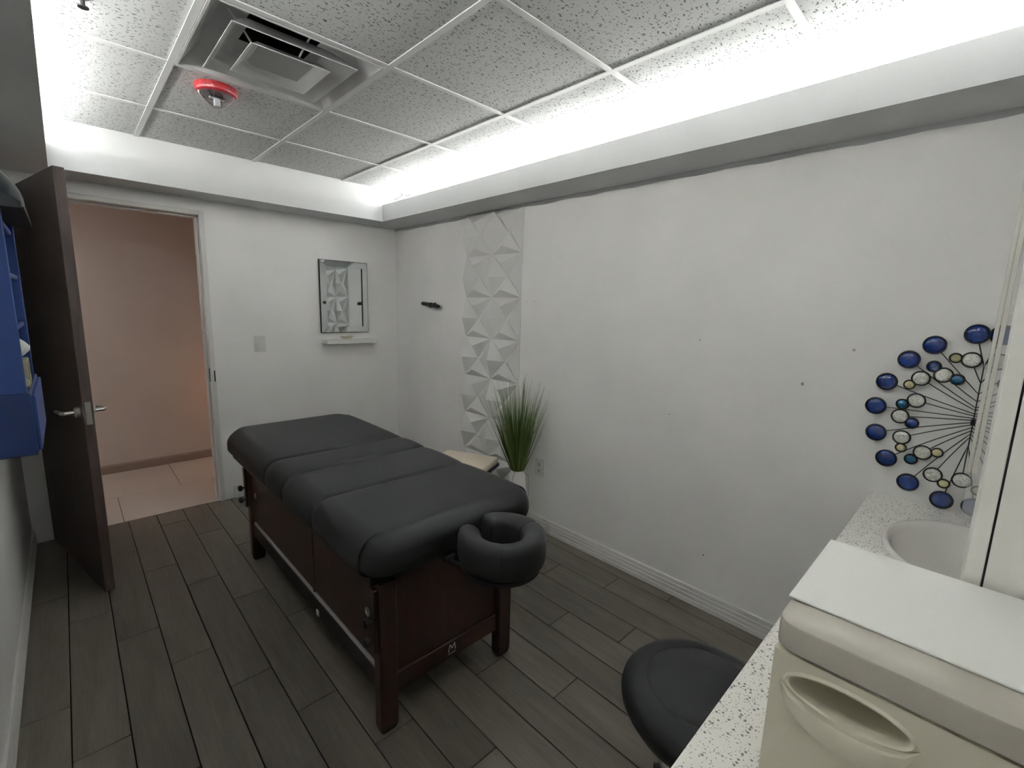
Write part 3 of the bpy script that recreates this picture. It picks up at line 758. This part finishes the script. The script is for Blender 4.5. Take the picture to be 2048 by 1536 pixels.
for k in range(5):
    a = math.radians(188+72*k); ex, ey = math.cos(a), math.sin(a)
    ln = 0.22
    lg = obj('base_leg', tube(B(), [(sx_+ex*0.035, sy_+ey*0.035, 0.095), (sx_+ex*0.12, sy_+ey*0.12, 0.090), (sx_+ex*ln, sy_+ey*ln, 0.072), (sx_+ex*(ln+.012), sy_+ey*(ln+.012), 0.068)], [0.017, 0.017, 0.015, 0.010], 12), M_chrome, t, smooth=0.7)
    cxx, cyy = sx_+ex*ln, sy_+ey*ln
    bm = tube(B(), [(cxx, cyy, 0.066), (cxx, cyy, 0.045)], 0.006, 8)
    for s in (-1, 1):
        p = Vector((cxx, cyy, 0.024)); q = Vector((-ey, ex, 0))
        tube(bm, [p+q*s*0.006, p+q*s*0.020], 0.024, 16)
    obj('caster', bm, M_black, lg, smooth=0.6)
obj('lever', tube(B(), [(sx_-0.02, sy_-0.02, ST-0.175), (sx_-0.10, sy_-0.05, ST-0.180), (sx_-0.16, sy_-0.07, ST-0.195)], 0.006, 8), M_chrome, t)

# ------------------------------------------------------------------ vanity counter, sink, warmer, tower
CZ = 0.82; CY = -2.135
SKX, SKY, SRX, SRY = -0.43, -2.405, 0.255, 0.178
def ell(rx, ry, z, n=56): return [(SKX+rx*math.cos(2*PI*k/n), SKY+ry*math.sin(2*PI*k/n), z) for k in range(n)]
t = thing('vanity_counter', 'speckled white quartz vanity counter along the near wall', 'counter', (-0.95, -2.41, 0))
CX0 = -1.90
bm = B()
# slab with an oval cut-out: bridge the outline to the hole
def slab_ring(z):
    out = []
    n = 56
    for k in range(n):
        a = 2*PI*k/n; dx, dy = math.cos(a), math.sin(a)
        x0_, x1_, y0_, y1_ = -0.75, -0.002, YN+0.003, CY
        s = min(((x1_ if dx > 0 else x0_)-SKX)/dx if abs(dx) > 1e-6 else 9, ((y1_ if dy > 0 else y0_)-SKY)/dy if abs(dy) > 1e-6 else 9)
        out.append((SKX+dx*s, SKY+dy*s, z))
    # pull nearest points to the corners
    for cx_, cy_ in ((x0_, y0_), (x0_, y1_), (x1_, y0_), (x1_, y1_)):
        i = min(range(n), key=lambda q: (out[q][0]-cx_)**2+(out[q][1]-cy_)**2); out[i] = (cx_, cy_, z)
    return out
hole = (SRX-0.02, SRY-0.02)
ring_loft(bm, [slab_ring(CZ-0.04), slab_ring(CZ), ell(*hole, CZ), ell(*hole, CZ-0.04)], cap=False, loop=True)
box(bm, (CX0, YN+0.003, CZ-0.04), (-0.75, CY, CZ))
obj('countertop', bm, M_quartz, t)
obj('vanity_cabinet', box(B(), (-0.88, YN+0.003, 0.09), (-0.862, CY-0.05, CZ-0.04), 0.002, 1), M_tower, t)
obj('kick_board', box(B(), (-0.86, CY-0.11, 0.0), (-0.016, CY-0.095, 0.09)), M_tower, t)
for a, b_ in ((-0.860, -0.440), (-0.436, -0.016)):
    dr = obj('cabinet_door', box(B(), (a, CY-0.070, 0.095), (b_, CY-0.050, CZ-0.045), 0.003, 1), M_tower, t)
obj('end_support', box(B(), (CX0+0.01, YN+0.003, 0.0), (CX0+0.03, CY-0.05, CZ-0.04), 0.002, 1), M_tower, t)

t = thing('sink', 'oval white drop-in basin set in the quartz counter', 'sink', (SKX, SKY, CZ))
prof = [(1.0, 0.0005), (1.005, 0.006), (0.985, 0.014), (0.95, 0.016), (0.915, 0.012), (0.885, 0.0), (0.80, -0.055), (0.62, -0.105), (0.38, -0.130), (0.10, -0.136)]
rings = [ell(SRX*q*(1 if q > .9 else 0.93*1.03), SRY*q, CZ+z) for q, z in prof]
obj('basin', ring_loft(B(), rings + [ell(0.012, 0.012, CZ-0.137)], cap=False), M_ceramic, t, smooth=1.0)
obj('drain', lathe(B(), [(0.022, -0.1335+CZ), (0.022, CZ-0.130), (0.012, CZ-0.130)], (SKX, SKY, 0), 20), M_chrome, t, smooth=0.5)
obj('overflow_slot', box(B(), (SKX-0.205, SKY+0.020, CZ-0.046), (SKX-0.199, SKY+0.050, CZ-0.038), 0.001, 1), M_black, t)

# towel warmer: faces -x
t = thing('towel_warmer', 'boxy warm grey towel warmer with white top on the counter', 'towel warmer', (-1.465, -2.45, CZ))
wx0, wx1, wy0, wy1 = -1.603, -1.326, -2.665, -2.240
WT = 1.1165
def vext(bm, ring2d, z0_, z1_, bev=0.0):
    extrude_poly(bm, [(x, y, z0_) for x, y in ring2d], (0, 0, z1_-z0_)); return bm
def wring(ins, rr, ins_back=0.0):
    hx2, hy2 = (wx1-wx0)/2-ins, (wy1-wy0)/2-ins
    return [((wx0+wx1)/2+x, (wy0+wy1)/2+y) for x, y in rrect(hx2, hy2, rr)]
bm = vext(B(), [(max(x, wx0+0.076), y) for x, y in wring(0.010, 0.016)], CZ+0.008, WT-0.036)
bmesh.ops.remove_doubles(bm, verts=bm.verts, dist=0.0004)
obj('body', bm, M_warmer, t, smooth=0.5)
# lid: fascia with rounded shoulder
rings = []
for ins, z in ((0.010, WT-0.037), (0.002, WT-0.036), (0.0, WT-0.034), (0.0, WT-0.004), (0.0012, WT-0.0014), (0.004, WT), (0.030, WT+0.0015), (0.060, WT+0.002)):
    rings.append([(x-0.007*(ins < .02), y, z) for x, y in wring(ins, 0.024-min(ins, .016))])
obj('lid', ring_loft(B(), rings), M_warmer2, t, smooth=0.6)
obj('top_sheet', box(B(), (-1.553, wy0+0.012, WT+0.0020), (wx1, wy1+0.002, WT+0.0055), 0.001, 1), M_laminate, t)
# door panel with handle recess
dx = wx0-0.004
nseg = 40
yc, zc, ry_, rz_ = -2.319, 1.043, 0.060, 0.0205
def el2(a_, b_, x, tilt=0.0): return [(x, yc+a_*math.cos(2*PI*k/nseg), zc+b_*math.sin(2*PI*k/nseg)) for k in range(nseg)]
bm = B()
outl = []
oy0, oy1, oz0, oz1 = wy0+0.012, wy1-0.002, CZ+0.014, WT-0.040
for k in range(nseg):
    a = 2*PI*k/nseg; dy, dz = math.cos(a), math.sin(a)
    s = min(((oy1 if dy > 0 else oy0)-yc)/dy if abs(dy) > 1e-6 else 9, ((oz1 if dz > 0 else oz0)-zc)/dz if abs(dz) > 1e-6 else 9)
    outl.append((dx, yc+dy*s, zc+dz*s))
for cy_, cz_ in ((oy0, oz0), (oy0, oz1), (oy1, oz0), (oy1, oz1)):
    i = min(range(nseg), key=lambda q: (outl[q][1]-cy_)**2+(outl[q][2]-cz_)**2); outl[i] = (dx, cy_, cz_)
back = [(wx0+0.075, y, z) for _, y, z in outl]
ring_loft(bm, [back, outl, el2(ry_+0.004, rz_+0.004, dx), el2(ry_+0.001, rz_+0.001, dx-0.003), el2(ry_-0.002, rz_-0.002, dx-0.001), el2(ry_-0.004, rz_-0.003, dx+0.060)], cap=False)
bm.faces.new([bm.verts.new(p) for p in el2(ry_-0.004, rz_-0.003, dx+0.060)])
dr = obj('door', bm, M_warmer, t, smooth=0.5)
# bulging pull below the recess
rings = []
for i in range(13):
    s = -1+2*i/12; q = math.sqrt(max(0, 1-s*s)); y = yc+s*0.066
    zt = zc-rz_*math.sqrt(max(0, 1-(s*0.98)**2))-0.001 if abs(s) < 0.98 else zc-0.004
    zb = zt-0.003-0.026*q; dp = 0.002+0.012*q
    rings.append([(dx+0.002, y, zt), (dx-dp*0.8, y, zt), (dx-dp, y, zt-(zt-zb)*0.12), (dx-dp, y, zt-(zt-zb)*0.80), (dx-dp*0.85, y, zb), (dx+0.002, y, zb+(zt-zb)*0.25)])
obj('handle', ring_loft(B(), rings), M_warmer, dr, smooth=0.7)
for x in (wx0+0.03, wx1-0.03):
    for y in (wy0+0.03, wy1-0.03):
        obj('rubber_foot', lathe(B(), [(0.010, CZ), (0.010, CZ+0.0085)], (x, y, 0), 12), M_black, t)

t = thing('tower_cabinet', 'tall narrow ivory cabinet standing behind the towel warmer', 'cabinet', (-1.23, -2.54, CZ))
obj('carcass', box(B(), (-1.318, YN+0.002, CZ), (-1.160, -2.4165, 2.06), 0.001, 1), M_tower, t)
obj('gap_shade', box(B(), (-1.3165, -2.4165, CZ+0.002), (-1.1615, -2.4140, 2.058)), M_dark_gap, t)  # dark box stands in for the shade inside the door gap
obj('door', box(B(), (-1.318, -2.4140, CZ+0.001), (-1.160, -2.396, 2.06), 0.0012, 1), M_tower, t)
t2 = thing('splash_panel', 'upright hazy clear acrylic splash guard with white edge beside the tall cabinet', 'splash guard', (-0.97, -2.43, 1.10))
obj('sheet', box(B(), (-0.972, YN+0.002, 1.10), (-0.969, -2.3835, 2.06)), M_haze, t2)
bm = box(B(), (-0.9745, -2.3855, 1.195), (-0.9665, -2.3795, 2.06), 0.0008, 1); box(bm, (-0.9745, -2.3935, 1.195), (-0.9665, -2.3867, 2.06), 0.0008, 1)
obj('edge_trim', bm, mat('frosted_edge', (0.66, 0.65, 0.60), 0.5), t2)

# ------------------------------------------------------------------ starburst wall art
AX = -2.374
t = thing('starburst_art', 'metal starburst wall art with blue and pearl shell discs above sink', 'wall art', (0, AX, 1.14))
Bp = [(-2.344, 1.443), (-2.244, 1.399), (-2.182, 1.342), (-2.130, 1.254), (-2.109, 1.159), (-2.122, 1.058), (-2.164, .966), (-2.236, .892), (-2.333, .8545)]
Pp = [(-2.342, 1.356), (-2.280, 1.297), (-2.223, 1.278), (-2.221, 1.197), (-2.184, 1.132), (-2.198, 1.055), (-2.262, 1.012), (-2.299, .939)]
small = [((-2.252, 1.324), 'b'), ((-2.317, 1.286), 't'), ((-2.185, 1.178), 't'), ((-2.219, 1.113), 'b'), ((-2.234, .980), 't')]
gold = [(-2.303, 1.359), (-2.195, 1.252), (-2.201, 1.016), (-2.300, 1.021), (-2.331, .915)]
apB = [1.337, 1.243, 1.196, 1.175, 1.160, 1.146, 1.128, 1.106, 1.068]
apP = [1.280, 1.218, 1.187, 1.168, 1.153, 1.138, 1.117, 1.095, 1.039]
def disc_meshes(rr, m):
    bm = lathe(B(), [(rr-0.002, 0.004), (rr-0.002, -0.001), (rr*0.7, -0.005), (rr*0.35, -0.0068), (0.0003, -0.0072)], (0, 0, 0), 28, 'x')
    bmesh.ops.recalc_face_normals(bm, faces=bm.faces)
    for f in bm.faces: f.smooth = True
    a = bpy.data.meshes.new('disc'); bm.to_mesh(a); bm.free(); a.materials.append(m)
    bm = B(); rings = []
    for k in range(32):
        an = 2*PI*k/32; c = Vector((0, math.cos(an), math.sin(an)))
        rings.append([c*rr + c*0.0027*math.cos(2*PI*j/8) + Vector((0.0028*math.sin(2*PI*j/8), 0, 0)) for j in range(8)])
    ring_loft(bm, rings, loop=True)
    bmesh.ops.recalc_face_normals(bm, faces=bm.faces)
    for f in bm.faces: f.smooth = True
    b_ = bpy.data.meshes.new('rim'); bm.to_mesh(b_); bm.free(); b_.materials.append(M_dkmetal)
    return a, b_
DM = {'B': disc_meshes(0.0300, M_dblue), 'P': disc_meshes(0.0245, M_pearl), 'b': disc_meshes(0.0185, M_dblue), 't': disc_meshes(0.0175, M_teal), 'g': disc_meshes(0.0152, M_gold)}
def put(kind, y, z):
    for yy in (y, 2*AX-y):
        o = link('disc', DM[kind][0], t); o.location = (-0.022, yy-AX, z-1.14)
        q = link('rim', DM[kind][1], o)
for y, z in Bp: put('B', y, z)
for y, z in Pp: put('P', y, z)
o = link('disc', DM['P'][0], t); o.location = (-0.022, 0, .940-1.14); link('rim', DM['P'][1], o)
obj('spoke', tube(B(), [(-0.020, AX, 0.9655), (-0.020, AX, 1.337)], 0.0017, 6), M_dkmetal, t)
for (y, z), k in small: put(k, y, z)
for y, z in gold: put('g', y, z)
def spoke(y, z, az, rr):
    def pt(s):
        yy = y+(AX-y)*s; bend = 0.25*math.sin(PI*s)*(1 if abs(z-1.14) < .25 else 0.2)*0.12*(z-az)
        return (-0.020, yy, z+(az-z)*s - bend)
    dd = math.hypot(y-AX, z-az); s0 = rr/max(dd, .03)
    left = [pt(s0+(1-s0)*k/6) for k in range(7)]
    right = [(a[0], 2*AX-a[1], a[2]) for a in left[::-1]][1:]
    obj('spoke', tube(B(), left+right, 0.0017, 6), M_dkmetal, t, smooth=1.0)
for (y, z), az in zip(Bp, apB): spoke(y, z, az, 0.030)
for (y, z), az in zip(Pp, apP): spoke(y, z, az, 0.0245)
obj('centre_clip', box(B(), (-0.0245, AX-0.006, 1.135), (-0.0, AX+0.006, 1.155), 0.002, 1), M_dkmetal, t)

# ------------------------------------------------------------------ blue shelf unit on the left wall
bx0, bx1, by0, by1 = -W, -2.300, -0.600, -0.150
t = thing('shelf_unit', 'blue open shelf unit mounted on the left wall', 'shelf', (-2.38, -0.375, 1.05))
for y0, y1 in ((by0, by0+0.016), (by1-0.016, by1)):
    obj('side_panel', box(B(), (bx0, y0, 1.222), (bx1, y1, 1.70), 0.002, 1), M_blue, t)
obj('back_panel', box(B(), (bx0, by0+0.016, 1.222), (bx0+0.008, by1-0.016, 1.70)), M_blue2, t)
for z in (1.398, 1.545, 1.684):
    obj('shelf_board', box(B(), (bx0+0.008, by0+0.016, z-0.014), (bx1-0.006, by1-0.016, z), 0.002, 1), M_blue, t)
bm = box(B(), (bx0, by0, 1.050), (bx1+0.006, by1, 1.222), 0.003, 1); dw = obj('lower_box', bm, M_blue2, t)
obj('drawer_front', box(B(), (bx1+0.006, by0+0.012, 1.060), (bx1+0.014, by1-0.012, 1.212), 0.002, 1), M_blue, t)
# dark bag lying on top
rings = []
for i in range(11):
    s = -1+2*i/10; q = (1-abs(s)**6)**0.5 if abs(s) < 1 else 0.0; q = max(q, 0.35)
    y = -0.375+s*0.255
    rg = []
    for k in range(15):
        a = PI*k/14*0.5; rg.append((bx0+0.005+(0.205*math.sin(a)), y, 1.702+0.155*q*math.cos(a)**0.9))
    rg.append((bx0+0.205, y, 1.701)); rg.append((bx0+0.005, y, 1.701))
    rings.append(rg)
t = thing('bag', 'dark rounded nylon bag lying on top of the blue shelf unit', 'bag', (-2.37, -0.375, 1.701))
obj('shell', ring_loft(B(), rings), M_bag, t, smooth=0.9)
bm = tube(B(), [(x-0.001+0.003*0, -0.375-0.256, z+0.002) for x, z in [(p[0], p[2]) for p in rings[1][:15]]], 0.004, 6); obj('piping', bm, mat('grey_piping', (0.18, 0.19, 0.19), 0.6), t)
# tissue box
t = thing('tissue_box', 'patterned tissue box with white tissue on the blue lower shelf', 'tissue box', (-2.35, -0.44, 1.2235))
m = mat('leaf_print_card', (0.5, 0.5, 0.4), 0.6); v = coords(m)
vo = N(m, 'ShaderNodeTexVoronoi'); vo.inputs['Scale'].default_value = 38; L(m, v, vo.inputs['Vector'])
sp = N(m, 'ShaderNodeSeparateColor'); L(m, vo.outputs['Color'], sp.inputs[0])
L(m, ramp(m, sp.outputs[0], [(0.0, (0.10, 0.14, 0.04)), (0.35, (0.28, 0.30, 0.08)), (0.6, (0.55, 0.50, 0.36)), (1.0, (0.06, 0.05, 0.03))]), bsdf(m).inputs['Base Color'])
obj('carton', box(B(), (-2.405, -0.500, 1.2235), (-2.297, -0.385, 1.300), 0.002, 1), m, t)
rings = []
for i in range(6):
    s = i/5; rg = []
    for k in range(14):
        a = 2*PI*k/14; rr = (0.022+0.024*math.sin(PI*s*0.9))*(1+0.28*math.sin(3*a+s*2))*(1-0.55*s**3)
        rg.append((-2.335+rr*math.cos(a)*0.8+0.010*s, -0.44+rr*math.sin(a)*1.1, 1.3002+0.062*s+0.006*math.sin(2*a)*s))
    rings.append(rg)
obj('tissue', ring_loft(B(), rings), mat('tissue_paper', (0.72, 0.72, 0.70), 0.9), t, smooth=1.0)
